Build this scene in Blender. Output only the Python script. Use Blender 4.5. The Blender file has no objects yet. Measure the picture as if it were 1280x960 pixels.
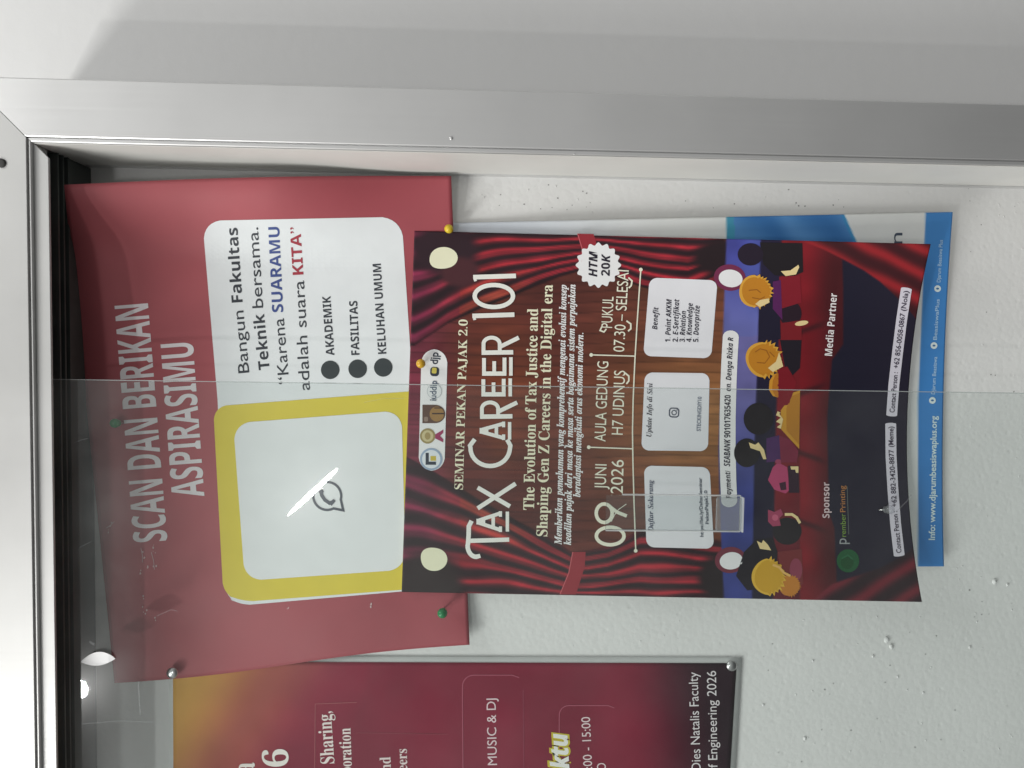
import bpy, math, random
import numpy as np
from mathutils import Vector, Matrix
from mathutils.geometry import tessellate_polygon

random.seed(7)
rng = np.random.default_rng(7)
sc = bpy.context.scene
COL = sc.collection

# ------------------------------------------------------------------ camera
# A phone held sideways: real "up" is the left of the picture (camera right = -Z, camera up = +X).
ORG = Vector((0.0, -0.55, 1.5))
fw = Vector((-0.049, 0.998, -0.032)).normalized()
rt = Vector((0.016, -0.032, -0.999))
rt = (rt - fw * rt.dot(fw)).normalized()
dn = fw.cross(rt).normalized()            # picture "down"
cam_d = bpy.data.cameras.new("camera")
cam = bpy.data.objects.new("camera", cam_d)
COL.objects.link(cam)
cam_d.sensor_fit = 'HORIZONTAL'
cam_d.sensor_width = 36.0
cam_d.lens = 27.0
cam_d.clip_start = 0.01
cam_d.clip_end = 100.0
cam.matrix_world = Matrix((
    (rt.x, -dn.x, -fw.x, ORG.x),
    (rt.y, -dn.y, -fw.y, ORG.y),
    (rt.z, -dn.z, -fw.z, ORG.z),
    (0, 0, 0, 1)))
sc.camera = cam
F = 960.0                                   # focal length in photo pixels (1280 wide)

# ------------------------------------------------------------------ world (plain indoor ambience: bright above, dim below)
w = bpy.data.worlds.new("World")
sc.world = w
w.use_nodes = True
nt = w.node_tree
bg = nt.nodes["Background"]
tc = nt.nodes.new("ShaderNodeTexCoord")
sp = nt.nodes.new("ShaderNodeSeparateXYZ")
mr = nt.nodes.new("ShaderNodeMapRange")
mr.inputs[1].default_value = -1.0
mr.inputs[2].default_value = 1.0
cr = nt.nodes.new("ShaderNodeValToRGB")
nt.links.new(tc.outputs["Generated"], sp.inputs[0])
nt.links.new(sp.outputs[2], mr.inputs[0])
nt.links.new(mr.outputs[0], cr.inputs[0])
nt.links.new(cr.outputs[0], bg.inputs[0])
e = cr.color_ramp.elements
e[0].position = 0.20; e[0].color = (0.07, 0.073, 0.075, 1)
e[1].position = 0.66; e[1].color = (1.0, 1.0, 0.985, 1)
bg.inputs[1].default_value = 0.54

# ------------------------------------------------------------------ lamps
def area(name, loc, target, sx, sy, power, color=(1, 1, 1), roll=None, shape='RECTANGLE'):
    d = bpy.data.lights.new(name, 'AREA')
    d.shape = shape
    d.size = sx; d.size_y = sy
    d.energy = power
    d.color = color
    o = bpy.data.objects.new(name, d)
    COL.objects.link(o)
    z = (Vector(loc) - Vector(target)).normalized()
    x = Vector(roll) if roll else Vector((0, 0, 1)).cross(z)
    x = (x - z * x.dot(z)).normalized()
    y = z.cross(x)
    o.matrix_world = Matrix(((x.x, y.x, z.x, loc[0]), (x.y, y.y, z.y, loc[1]), (x.z, y.z, z.z, loc[2]), (0, 0, 0, 1)))
    return o

# main lamp: high up on the left of the notice case
area("ceiling_lamp", (-1.45, -0.95, 2.95), (0, 0.05, 1.5), 1.2, 0.42, 31, (1.0, 0.995, 0.97), roll=(0, -1, 0), shape='ELLIPSE')
area("fill_lamp", (0.55, -0.55, 2.75), (0.15, 0.05, 1.6), 0.6, 0.3, 5.6, (1.0, 1.0, 0.985))  # added fill, an unseen source that lifts the shaded wall beside the case

def mirror_spot(px, py, yglass, dist):
    """where a lamp hangs whose reflection in the glass is seen at this place"""
    d = fw + rt * ((px - 640) / F) + dn * ((py - 480) / F)
    t = (yglass - ORG.y) / d.y
    g = ORG + d * t
    r = Vector((d.x, -d.y, d.z)).normalized()
    return g + r * (dist - (g - ORG).length), r

tube, r1 = mirror_spot(391, 615, 0.0215, 3.0)
area("tube_lamp", tube, tube - r1, 0.25, 0.018, 4, (1, 0.99, 0.98), roll=(0.70, 0, -0.72), shape='ELLIPSE')
bulb, r2 = mirror_spot(99, 861, 0.0215, 2.0)
area("bulb_lamp", bulb, bulb - r2, 0.042, 0.030, 2.2, (1, 0.99, 0.97), roll=(-0.8, 0, -0.55), shape='ELLIPSE')

sc.view_settings.view_transform = 'Standard'
sc.view_settings.look = 'None'
sc.view_settings.exposure = 0.05
sc.view_settings.gamma = 1.0

# ------------------------------------------------------------------ helpers
def lin(c):
    c = np.asarray(c, float) / 255.0
    return np.where(c <= 0.04045, c / 12.92, ((c + 0.055) / 1.055) ** 2.4)

def P(px, py, y):
    """point on the plane Y = y that the photo shows at this pixel (numpy arrays allowed)"""
    px = np.asarray(px, float); py = np.asarray(py, float); y = np.asarray(y, float)
    a = (px - 640) / F; b = (py - 480) / F
    dx = fw.x + rt.x * a + dn.x * b
    dy = fw.y + rt.y * a + dn.y * b
    dz = fw.z + rt.z * a + dn.z * b
    t = (y - ORG.y) / dy
    return np.stack([ORG.x + dx * t, y + 0 * t, ORG.z + dz * t], -1)

def V(px, py, y):
    return Vector(P(px, py, y).tolist())

def tag(o, label=None, cat=None, group=None, kind=None):
    if label: o["label"] = label
    if cat: o["category"] = cat
    if group: o["group"] = group
    if kind: o["kind"] = kind
    return o

def empty(name, loc, label, cat, group=None):
    o = bpy.data.objects.new(name, None)
    o.empty_display_size = 0.02
    COL.objects.link(o)
    o.location = loc
    return tag(o, label, cat, group)

def mesh_obj(name, verts, faces, mat, parent=None, cols=None, smooth=False):
    me = bpy.data.meshes.new(name)
    org = Vector(parent.matrix_world.translation) if parent and parent.type == 'EMPTY' else Vector((0, 0, 0))
    if parent:
        bpy.context.view_layer.update()
        org = parent.matrix_world.translation.copy()
    me.from_pydata([(v[0] - org.x, v[1] - org.y, v[2] - org.z) for v in verts], [], faces)
    if cols is not None:
        at = me.color_attributes.new("Col", 'FLOAT_COLOR', 'POINT')
        c4 = np.ones((len(verts), 4), np.float32)
        c4[:, :3] = np.asarray(cols, np.float32)
        at.data.foreach_set("color", c4.ravel())
    if smooth:
        me.polygons.foreach_set("use_smooth", [True] * len(me.polygons))
    me.materials.append(mat)
    me.update()
    o = bpy.data.objects.new(name, me)
    COL.objects.link(o)
    if parent: o.parent = parent
    return o

def principled(name, color, rough=0.5, metal=0.0, spec=0.5):
    m = bpy.data.materials.new(name)
    m.use_nodes = True
    b = m.node_tree.nodes["Principled BSDF"]
    b.inputs["Base Color"].default_value = (*color, 1)
    b.inputs["Roughness"].default_value = rough
    b.inputs["Metallic"].default_value = metal
    b.inputs["Specular IOR Level"].default_value = spec
    return m, m.node_tree, b

def noise_into(nt, b, color, amount, scale, detail=6):
    """mottle a base colour with two octaves of noise"""
    t = nt.nodes.new("ShaderNodeTexCoord")
    n = nt.nodes.new("ShaderNodeTexNoise")
    n.inputs["Scale"].default_value = scale; n.inputs["Detail"].default_value = detail
    nt.links.new(t.outputs["Object"], n.inputs["Vector"])
    r = nt.nodes.new("ShaderNodeMapRange")
    r.inputs[1].default_value = 0.3; r.inputs[2].default_value = 0.7
    r.inputs[3].default_value = 1 - amount; r.inputs[4].default_value = 1 + amount
    nt.links.new(n.outputs["Fac"], r.inputs[0])
    mx = nt.nodes.new("ShaderNodeVectorMath"); mx.operation = 'SCALE'
    mx.inputs[0].default_value = color
    nt.links.new(r.outputs[0], mx.inputs["Scale"])
    nt.links.new(mx.outputs[0], b.inputs["Base Color"])
    return t, n

def bump_into(nt, b, height_socket, strength, dist):
    bp = nt.nodes.new("ShaderNodeBump")
    bp.inputs["Strength"].default_value = strength
    bp.inputs["Distance"].default_value = dist
    nt.links.new(height_socket, bp.inputs["Height"])
    nt.links.new(bp.outputs[0], b.inputs["Normal"])

# ------------------------------------------------------------------ materials
M = {}
m, n_, b_ = principled("wall_paint", (0.72, 0.72, 0.715), 0.7, 0, 0.3)
t_, ns_ = noise_into(n_, b_, (0.72, 0.72, 0.715), 0.03, 3)
n2 = n_.nodes.new("ShaderNodeTexNoise"); n2.inputs["Scale"].default_value = 90; n2.inputs["Detail"].default_value = 5
n_.links.new(t_.outputs["Object"], n2.inputs["Vector"]); bump_into(n_, b_, n2.outputs["Fac"], 0.13, 0.002)
M["wall"] = m

def aluminium(name, base, metal=0.55, rough=0.42, dirt=0.04):
    m, n_, b_ = principled(name, base, rough, metal, 0.5)
    t_, ns_ = noise_into(n_, b_, base, dirt, 14)
    mp = n_.nodes.new("ShaderNodeMapping"); mp.inputs["Scale"].default_value = (900, 900, 4)
    n2 = n_.nodes.new("ShaderNodeTexNoise"); n2.inputs["Scale"].default_value = 1.0; n2.inputs["Detail"].default_value = 3
    n_.links.new(t_.outputs["Object"], mp.inputs["Vector"]); n_.links.new(mp.outputs[0], n2.inputs["Vector"])
    rr = n_.nodes.new("ShaderNodeMapRange"); rr.inputs[3].default_value = rough - 0.06; rr.inputs[4].default_value = rough + 0.08
    n_.links.new(n2.outputs["Fac"], rr.inputs[0]); n_.links.new(rr.outputs[0], b_.inputs["Roughness"])
    bump_into(n_, b_, n2.outputs["Fac"], 0.04, 0.0005)
    return m
M["alu"] = aluminium("aluminium", (0.72, 0.72, 0.715), 0.75, 0.38)
M["alu_top"] = aluminium("aluminium_top", (0.54, 0.54, 0.53), 0.35, 0.45, 0.06)
m, n_, b_ = principled("track_dark", (0.075, 0.085, 0.082), 0.5, 0.2)
noise_into(n_, b_, (0.075, 0.085, 0.082), 0.25, 30)
M["track"] = m
M["lining"] = aluminium("lining_cream", (0.76, 0.755, 0.72), 0.05, 0.5, 0.05)
M["joint"] = principled("joint_dark", (0.05, 0.05, 0.048), 0.8)[0]

# expanded polystyrene: beads, pits
m, n_, b_ = principled("styrofoam", (0.80, 0.80, 0.78), 0.75, 0, 0.3)
t_, ns_ = noise_into(n_, b_, (0.80, 0.80, 0.785), 0.035, 9)
vo = n_.nodes.new("ShaderNodeTexVoronoi"); vo.feature = 'SMOOTH_F1'; vo.inputs["Scale"].default_value = 230
vo.inputs["Smoothness"].default_value = 0.3
n_.links.new(t_.outputs["Object"], vo.inputs["Vector"])
n3 = n_.nodes.new("ShaderNodeTexNoise"); n3.inputs["Scale"].default_value = 120; n3.inputs["Detail"].default_value = 4
n_.links.new(t_.outputs["Object"], n3.inputs["Vector"])
v2 = n_.nodes.new("ShaderNodeTexVoronoi"); v2.inputs["Scale"].default_value = 95
n_.links.new(t_.outputs["Object"], v2.inputs["Vector"])
pit = n_.nodes.new("ShaderNodeMapRange"); pit.inputs[1].default_value = 0.06; pit.inputs[2].default_value = 0.22
pit.inputs[3].default_value = -0.7; pit.inputs[4].default_value = 0.0
n_.links.new(v2.outputs["Distance"], pit.inputs[0])
ad = n_.nodes.new("ShaderNodeMath"); ad.operation = 'MULTIPLY_ADD'; ad.inputs[1].default_value = -0.9
n_.links.new(vo.outputs["Distance"], ad.inputs[0]); n_.links.new(n3.outputs["Fac"], ad.inputs[2])
ad2 = n_.nodes.new("ShaderNodeMath"); ad2.operation = 'ADD'
n_.links.new(ad.outputs[0], ad2.inputs[0]); n_.links.new(pit.outputs[0], ad2.inputs[1])
bump_into(n_, b_, ad2.outputs[0], 0.17, 0.0012)
M["foam"] = m
M["crumb"] = principled("foam_crumb", (0.82, 0.82, 0.81), 0.95, 0, 0.1)[0]

def print_mat(name, rough, spec, mottle=0.05, coat=0.0):
    m, n_, b_ = principled(name, (1, 1, 1), rough, 0, spec)
    at = n_.nodes.new("ShaderNodeAttribute"); at.attribute_name = "Col"
    t = n_.nodes.new("ShaderNodeTexCoord")
    n = n_.nodes.new("ShaderNodeTexNoise"); n.inputs["Scale"].default_value = 60; n.inputs["Detail"].default_value = 5
    n_.links.new(t.outputs["Object"], n.inputs["Vector"])
    r = n_.nodes.new("ShaderNodeMapRange"); r.inputs[1].default_value = 0.3; r.inputs[2].default_value = 0.7
    r.inputs[3].default_value = 1 - mottle; r.inputs[4].default_value = 1 + mottle
    n_.links.new(n.outputs["Fac"], r.inputs[0])
    mx = n_.nodes.new("ShaderNodeVectorMath"); mx.operation = 'SCALE'
    n_.links.new(at.outputs["Color"], mx.inputs[0]); n_.links.new(r.outputs[0], mx.inputs["Scale"])
    n_.links.new(mx.outputs[0], b_.inputs["Base Color"])
    n2 = n_.nodes.new("ShaderNodeTexNoise"); n2.inputs["Scale"].default_value = 9; n2.inputs["Detail"].default_value = 1.5
    n_.links.new(t.outputs["Object"], n2.inputs["Vector"])
    bump_into(n_, b_, n2.outputs["Fac"], 0.16, 0.005)
    b_.inputs["Coat Weight"].default_value = coat
    b_.inputs["Coat Roughness"].default_value = 0.25
    return m
M["print"] = print_mat("printed_paper", 0.55, 0.3, 0.02)
M["gloss"] = print_mat("laminated_print", 0.45, 0.1, 0.03, 0.0)

# glass: thin clear sheet with a green cast, a film of dust and a painted bright veil
m = bpy.data.materials.new("pane_glass"); m.use_nodes = True
n_ = m.node_tree; n_.nodes.clear()
out = n_.nodes.new("ShaderNodeOutputMaterial")
tr = n_.nodes.new("ShaderNodeBsdfTransparent"); tr.inputs[0].default_value = (0.945, 0.962, 0.957, 1)
gl = n_.nodes.new("ShaderNodeBsdfGlossy"); gl.inputs["Roughness"].default_value = 0.015
df = n_.nodes.new("ShaderNodeBsdfDiffuse"); df.inputs[0].default_value = (0.7, 0.72, 0.71, 1)
fr = n_.nodes.new("ShaderNodeFresnel"); fr.inputs[0].default_value = 1.4
mx1 = n_.nodes.new("ShaderNodeMixShader"); mx2 = n_.nodes.new("ShaderNodeMixShader")
t = n_.nodes.new("ShaderNodeTexCoord"); n = n_.nodes.new("ShaderNodeTexNoise")
n.inputs["Scale"].default_value = 7; n.inputs["Detail"].default_value = 8; n.inputs["Roughness"].default_value = 0.65
n_.links.new(t.outputs["Object"], n.inputs["Vector"])
r = n_.nodes.new("ShaderNodeMapRange"); r.inputs[1].default_value = 0.35; r.inputs[2].default_value = 0.75
r.inputs[3].default_value = 0.004; r.inputs[4].default_value = 0.026
n_.links.new(n.outputs["Fac"], r.inputs[0])
pz = n_.nodes.new("ShaderNodeSeparateXYZ"); n_.links.new(t.outputs["Object"], pz.inputs[0])
gr = n_.nodes.new("ShaderNodeMapRange"); gr.interpolation_type = 'SMOOTHSTEP'
gr.inputs[1].default_value = 1.15 - 0.085; gr.inputs[2].default_value = 1.15 - 0.02     # pane height above the case's base
gr.inputs[3].default_value = 0.0; gr.inputs[4].default_value = 3.6  # veil painted in to brighten the top of the pane like a reflection
n_.links.new(pz.outputs[2], gr.inputs[0])
gm = n_.nodes.new("ShaderNodeMath"); gm.operation = 'MULTIPLY_ADD'
n_.links.new(gr.outputs[0], gm.inputs[0]); n_.links.new(r.outputs[0], gm.inputs[1]); n_.links.new(r.outputs[0], gm.inputs[2])
n_.links.new(gm.outputs[0], mx1.inputs[0]); n_.links.new(tr.outputs[0], mx1.inputs[1]); n_.links.new(df.outputs[0], mx1.inputs[2])
ge = n_.nodes.new("ShaderNodeNewGeometry"); sb = n_.nodes.new("ShaderNodeMath"); sb.operation = 'SUBTRACT'; sb.inputs[0].default_value = 1.0
ml = n_.nodes.new("ShaderNodeMath"); ml.operation = 'MULTIPLY'
n_.links.new(ge.outputs["Backfacing"], sb.inputs[1]); n_.links.new(fr.outputs[0], ml.inputs[0]); n_.links.new(sb.outputs[0], ml.inputs[1])
n_.links.new(ml.outputs[0], mx2.inputs[0]); n_.links.new(mx1.outputs[0], mx2.inputs[1]); g2 = n_.nodes.new("ShaderNodeBsdfGlossy"); g2.inputs["Roughness"].default_value = 0.16
mg = n_.nodes.new("ShaderNodeMixShader"); mg.inputs[0].default_value = 0.2
n_.links.new(gl.outputs[0], mg.inputs[1]); n_.links.new(g2.outputs[0], mg.inputs[2]); n_.links.new(mg.outputs[0], mx2.inputs[2])
n_.links.new(mx2.outputs[0], out.inputs[0])
M["glass"] = m

def clear(name, tint, milk, ior=1.45):
    m = bpy.data.materials.new(name); m.use_nodes = True
    n_ = m.node_tree; n_.nodes.clear()
    out = n_.nodes.new("ShaderNodeOutputMaterial")
    tr = n_.nodes.new("ShaderNodeBsdfTransparent"); tr.inputs[0].default_value = (*tint, 1)
    gl = n_.nodes.new("ShaderNodeBsdfGlossy"); gl.inputs["Roughness"].default_value = 0.08
    df = n_.nodes.new("ShaderNodeBsdfDiffuse"); df.inputs[0].default_value = (0.8, 0.82, 0.82, 1)
    fr = n_.nodes.new("ShaderNodeFresnel"); fr.inputs[0].default_value = ior
    a = n_.nodes.new("ShaderNodeMixShader"); b = n_.nodes.new("ShaderNodeMixShader")
    a.inputs[0].default_value = milk
    n_.links.new(tr.outputs[0], a.inputs[1]); n_.links.new(df.outputs[0], a.inputs[2])
    ge = n_.nodes.new("ShaderNodeNewGeometry"); sb = n_.nodes.new("ShaderNodeMath"); sb.operation = 'SUBTRACT'; sb.inputs[0].default_value = 1.0
    ml = n_.nodes.new("ShaderNodeMath"); ml.operation = 'MULTIPLY'
    n_.links.new(ge.outputs["Backfacing"], sb.inputs[1]); n_.links.new(fr.outputs[0], ml.inputs[0]); n_.links.new(sb.outputs[0], ml.inputs[1])
    n_.links.new(ml.outputs[0], b.inputs[0]); n_.links.new(a.outputs[0], b.inputs[1]); n_.links.new(gl.outputs[0], b.inputs[2])
    n_.links.new(b.outputs[0], out.inputs[0])
    return m
M["acrylic"] = clear("clear_acrylic", (0.93, 0.95, 0.95), 0.02)
M["acrylic_edge"] = clear("acrylic_edge", (0.85, 0.88, 0.88), 0.45)
M["frosted"] = clear("frosted_acrylic", (0.86, 0.88, 0.89), 0.10)
M["glass_edge"] = clear("glass_edge", (0.7, 0.78, 0.76), 0.38)
M["clear_pin"] = clear("clear_plastic", (0.86, 0.86, 0.88), 0.12)
M["yellow"] = principled("yellow_plastic", (0.72, 0.52, 0.03), 0.3)[0]
M["amber"] = principled("amber_plastic", (0.70, 0.40, 0.03), 0.3)[0]
M["green"] = principled("green_plastic", (0.01, 0.22, 0.07), 0.3)[0]
M["black"] = principled("black_plastic", (0.03, 0.03, 0.035), 0.4)[0]
M["steel"] = principled("steel", (0.62, 0.62, 0.62), 0.28, 1.0)[0]
M["paper"] = principled("patch_white", (0.82, 0.82, 0.82), 0.5)[0]

# ------------------------------------------------------------------ wall and notice case
BACK = 0.078                                 # depth of the styrofoam behind the front of the frame
XIN = float(P(640, 191, 0)[0])               # inner edge of the side rail
XOUT = float(P(640, 113, 0)[0])
ZIN = float(P(42, 480, 0)[2])                # inner edge of the top rail
RW = XOUT - XIN
RT = RW - 0.009                               # the top rail is a little narrower
XL, ZB = XIN - 1.35, ZIN - 1.15              # far side and bottom of the opening
case = empty("notice_case", (0.5 * (XIN + XL), 0, ZB), "wall mounted aluminium notice case with a white styrofoam back and one sliding glass pane", "notice board")
wall_y = 0.086
mesh_obj("wall", [(-4, wall_y, 0), (4, wall_y, 0), (4, wall_y, 3.6), (-4, wall_y, 3.6)], [(0, 1, 2, 3)], M["wall"])
tag(bpy.data.objects["wall"], "white painted wall behind the notice case", "wall", kind="structure")

def rail(name, prof, axis, mat, parent):
    """prof: (outward s, depth y) loop; axis: which side of the opening; mitred ends"""
    vs, fs = [], []
    g = 0.0003
    for end in (0, 1):
        for s, y in prof:
            if axis == 'right':  v = (XIN + s, y, (ZB - min(s, RT) + g) if end == 0 else (ZIN + min(s, RT) - g))
            if axis == 'left':   v = (XL - s, y, (ZB - min(s, RT) + g) if end == 0 else (ZIN + min(s, RT) - g))
            if axis == 'top':    v = ((XL - s + g) if end == 0 else (XIN + s - g), y, ZIN + s)
            if axis == 'bottom': v = ((XL - s + g) if end == 0 else (XIN + s - g), y, ZB - s)
            vs.append(v)
    k = len(prof)
    for i in range(k):
        j = (i + 1) % k
        fs.append((i, j, k + j, k + i))
    fs.append(tuple(range(k))[::-1]); fs.append(tuple(range(k, 2 * k)))
    o = mesh_obj(name, vs, fs, mat, parent)
    bm_fix(o)
    return o

import bmesh
def bm_fix(o, bevel=0.0):
    bm = bmesh.new(); bm.from_mesh(o.data)
    bmesh.ops.remove_doubles(bm, verts=bm.verts, dist=1e-7)
    bmesh.ops.recalc_face_normals(bm, faces=bm.faces)
    if bevel:
        bmesh.ops.bevel(bm, geom=[e for e in bm.edges if e.calc_face_angle(0) > 0.6], offset=bevel, segments=2, affect='EDGES')
    bm.to_mesh(o.data); bm.free()

side_prof = [(0, BACK), (0, 0.070), (-0.0008, 0.0695), (-0.0008, 0.0665), (0, 0.066), (0, 0.0016), (0.0006, 0.001), (0.0024, 0.001), (0.0024, 0.0028), (0.0034, 0.0028),
             (0.0034, 0.0005), (0.004, 0.0), (RT, 0.0), (RW - 0.001, 0.0), (RW, 0.001), (RW, wall_y), (RT, wall_y), (0.02, wall_y), (0.02, BACK)]
top_prof = [(0.006, BACK), (0.006, 0.0205), (0.0, 0.0205), (0.0, 0.0062), (-0.0098, 0.0062), (-0.0102, 0.0058), (-0.0102, 0.0044), (-0.0098, 0.004), (0, 0.004), (0, 0.0016), (0.0006, 0.001), (0.0014, 0.001), (0.0014, 0.0034), (0.0026, 0.0034),
            (0.0026, 0.0005), (0.003, 0.0), (RT - 0.001, 0.0), (RT, 0.001), (RT, wall_y), (0.02, wall_y), (0.02, BACK)]
rail("frame_rail", side_prof, 'right', M["alu"], case)
rail("frame_rail", top_prof, 'top', M["alu_top"], case)
rail("frame_rail", side_prof, 'left', M["alu"], case)
rail("frame_rail", top_prof, 'bottom', M["alu_top"], case)

def box_vf(x0, x1, y0, y1, z0, z1):
    v = [(x, y, z) for x in (x0, x1) for y in (y0, y1) for z in (z0, z1)]
    f = [(0, 1, 3, 2), (4, 6, 7, 5), (0, 4, 5, 1), (2, 3, 7, 6), (0, 2, 6, 4), (1, 5, 7, 3)]
    return v, f

def boxes(name, lst, mat, parent, bevel=0.0):
    vs, fs = [], []
    for b in lst:
        v, f = box_vf(*b)
        k = len(vs); vs += v; fs += [tuple(i + k for i in q) for q in f]
    o = mesh_obj(name, vs, fs, mat, parent)
    if bevel: bm_fix(o, bevel)
    return o

# pale linings on the inner faces of the rails that the photo shows
boxes("rail_lining", [(XIN - 0.0007, XIN - 0.0002, 0.003, 0.0655, ZB, ZIN - 0.0008)], M["lining"], case)
# dark sliding track along the top (grooves for two panes)
GX = float(P(640, 483, 0.0215)[0])            # free edge of the glass
trk = [(XL + 0.001, XIN - 0.001, 0.0208, BACK - 0.0005, ZIN + 0.0035, ZIN + 0.0055)]
for y in (0.0275, 0.0345, 0.0415):
    trk.append((XL + 0.001, XIN - 0.001, y, y + 0.0018, ZIN - 0.0035, ZIN + 0.0036))
trk.append((XL + 0.001, XIN - 0.001, 0.046, BACK - 0.0005, ZIN - 0.002, ZIN + 0.0036))
boxes("glass_track", trk, M["track"], case)
# styrofoam
bx = 0.004
boxes("styrofoam_back", [(XL - 0.015, XIN + 0.015, BACK, wall_y - 0.0006, ZB - 0.015, ZIN + 0.015)], M["foam"], case)
# glass pane with its clear finger pull
pane = boxes("glass_pane", [(XL + 0.002, GX, 0.0215, 0.0262, ZB - 0.003, ZIN - 0.0005)], M["glass"], case)
boxes("glass_edge", [(GX + 0.0001, GX + 0.0006, 0.0217, 0.0260, ZB - 0.003, ZIN - 0.0005)], M["glass_edge"], pane)
# finger pull: flat clear strip glued on the pane with a frosted lip
fy = 0.0213
a0 = V(757, 640, fy); a1 = V(924, 640, fy); z0, z1 = a1.z, a0.z
x_hi = float(P(840, 619, fy)[0]); x_lo = float(P(840, 662, fy)[0])
pull = boxes("finger_pull", [(x_lo, x_hi, fy - 0.0028, fy, z0, z1)], M["acrylic"], pane, 0.0004)
e = 0.0009
boxes("pull_rim", [(x_lo - e, x_lo - 0.0001, fy - 0.003, fy, z0, z1), (x_hi + 0.0001, x_hi + e, fy - 0.003, fy, z0, z1 - 0.012),
                   (x_lo, x_hi, fy - 0.0075, fy, z0 - e * 1.2, z0 - 0.0001)], M["acrylic_edge"], pull)
zl = float(P(893, 640, fy)[2])
boxes("pull_lip", [(x_lo + 0.0005, x_hi - 0.0005, fy - 0.0072, fy - 0.003, z0 + 0.0002, zl)], M["frosted"], pull, 0.0006)

def hair(pts, wd, y, rise):
    v, f = [], []
    for i in range(len(pts) - 1):
        a_ = np.array(pts[i], float); b_ = np.array(pts[i + 1], float)
        d_ = (b_ - a_) / np.linalg.norm(b_ - a_); nn = np.array([-d_[1], d_[0]]) * wd / 2
        k = len(v)
        v += [tuple(P(*q_, y)) for q_ in (a_ + nn, b_ + nn, b_ - nn, a_ - nn)]
        f.append((k, k + 1, k + 2, k + 3))
    return v, f
sv, sf_ = [], []
for pts, wd in (([(91, 554), (101, 550), (110, 548)], 0.8), ([(95, 687), (106, 681), (114, 677)], 0.8), ([(173, 853), (174, 874), (175.5, 893)], 1.6), ([(112, 802), (118, 806)], 3.0),  # the short wide stroke is a painted glint
                ([(196, 770), (214, 762), (222, 764)], 0.9), ([(455, 503), (480, 498), (505, 498)], 0.9), ([(1120, 640), (1134, 626), (1139, 618)], 1.4), ([(100, 905), (150, 901), (190, 903)], 0.8)):
    v, f = hair(pts, wd, 0.0212, 0)
    k = len(sv); sv += v; sf_ += [tuple(i + k for i in q_) for q_ in f]
tag(mesh_obj("glass_scratches_and_glint", sv, sf_, M["frosted"], pane), kind="stuff")

# screws in the top rail, specks on the frame
def disc(name, c, rad, y, thick, mat, parent, n=14):
    vs, fs = [], []
    for k, (rr, yy) in enumerate(((rad, y), (rad, y - thick * 0.6), (rad * 0.6, y - thick))):
        for i in range(n):
            a = 2 * math.pi * i / n
            vs.append((c.x + rr * math.cos(a), yy, c.z + rr * math.sin(a)))
    for k in range(2):
        for i in range(n):
            fs.append((k * n + i, k * n + (i + 1) % n, (k + 1) * n + (i + 1) % n, (k + 1) * n + i))
    fs.append(tuple(range(2 * n, 3 * n)))
    return mesh_obj(name, vs, fs, mat, parent, smooth=True)
disc("screw", V(2, 204, 0), 0.0032, 0.0, 0.0012, M["joint"], case)
for (px, py, r_) in ((564, 173, 0.0012), (718, 193, 0.0006)):
    disc("rivet", V(px, py, 0), r_, 0.0, 0.0008, M["alu"], case)

# ------------------------------------------------------------------ printed matter
LAYER = 0.00022
_font_cache = {}
def glyphs(s, bold):
    key = (s, bold)
    if key in _font_cache: return _font_cache[key]
    c = bpy.data.curves.new("lettering", 'FONT')
    c.body = s; c.size = 1; c.resolution_u = 4; c.offset = bold
    o = bpy.data.objects.new("lettering", c)
    COL.objects.link(o)
    dg = bpy.context.evaluated_depsgraph_get(); dg.update()
    me = bpy.data.meshes.new_from_object(o.evaluated_get(dg))
    v = np.array([tuple(x.co) for x in me.vertices])[:, :2]
    f = [tuple(p.vertices) for p in me.polygons]
    bpy.data.objects.remove(o); bpy.data.curves.remove(c); bpy.data.meshes.remove(me)
    _font_cache[key] = (v, f)
    return v, f

def uni(s, style):
    """letters of another face through Unicode's mathematical alphabets"""
    base = {'serif': (0x1D400, 0x1D41A, 0x1D7CE), 'serif_it': (0x1D468, 0x1D482, 0x1D7CE), 'sans': (0x1D5D4, 0x1D5EE, 0x1D7EC), 'sans_it': (0x1D63C, 0x1D656, 0x1D7EC)}[style]
    r = ""
    for ch in s:
        if 'A' <= ch <= 'Z': r += chr(base[0] + ord(ch) - 65)
        elif 'a' <= ch <= 'z': r += chr(base[1] + ord(ch) - 97)
        elif '0' <= ch <= '9': r += chr(base[2] + ord(ch) - 48)
        else: r += ch
    return r

GAIN = 1.12
def C(c):
    return np.minimum(lin(c) * GAIN, 0.86)

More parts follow.
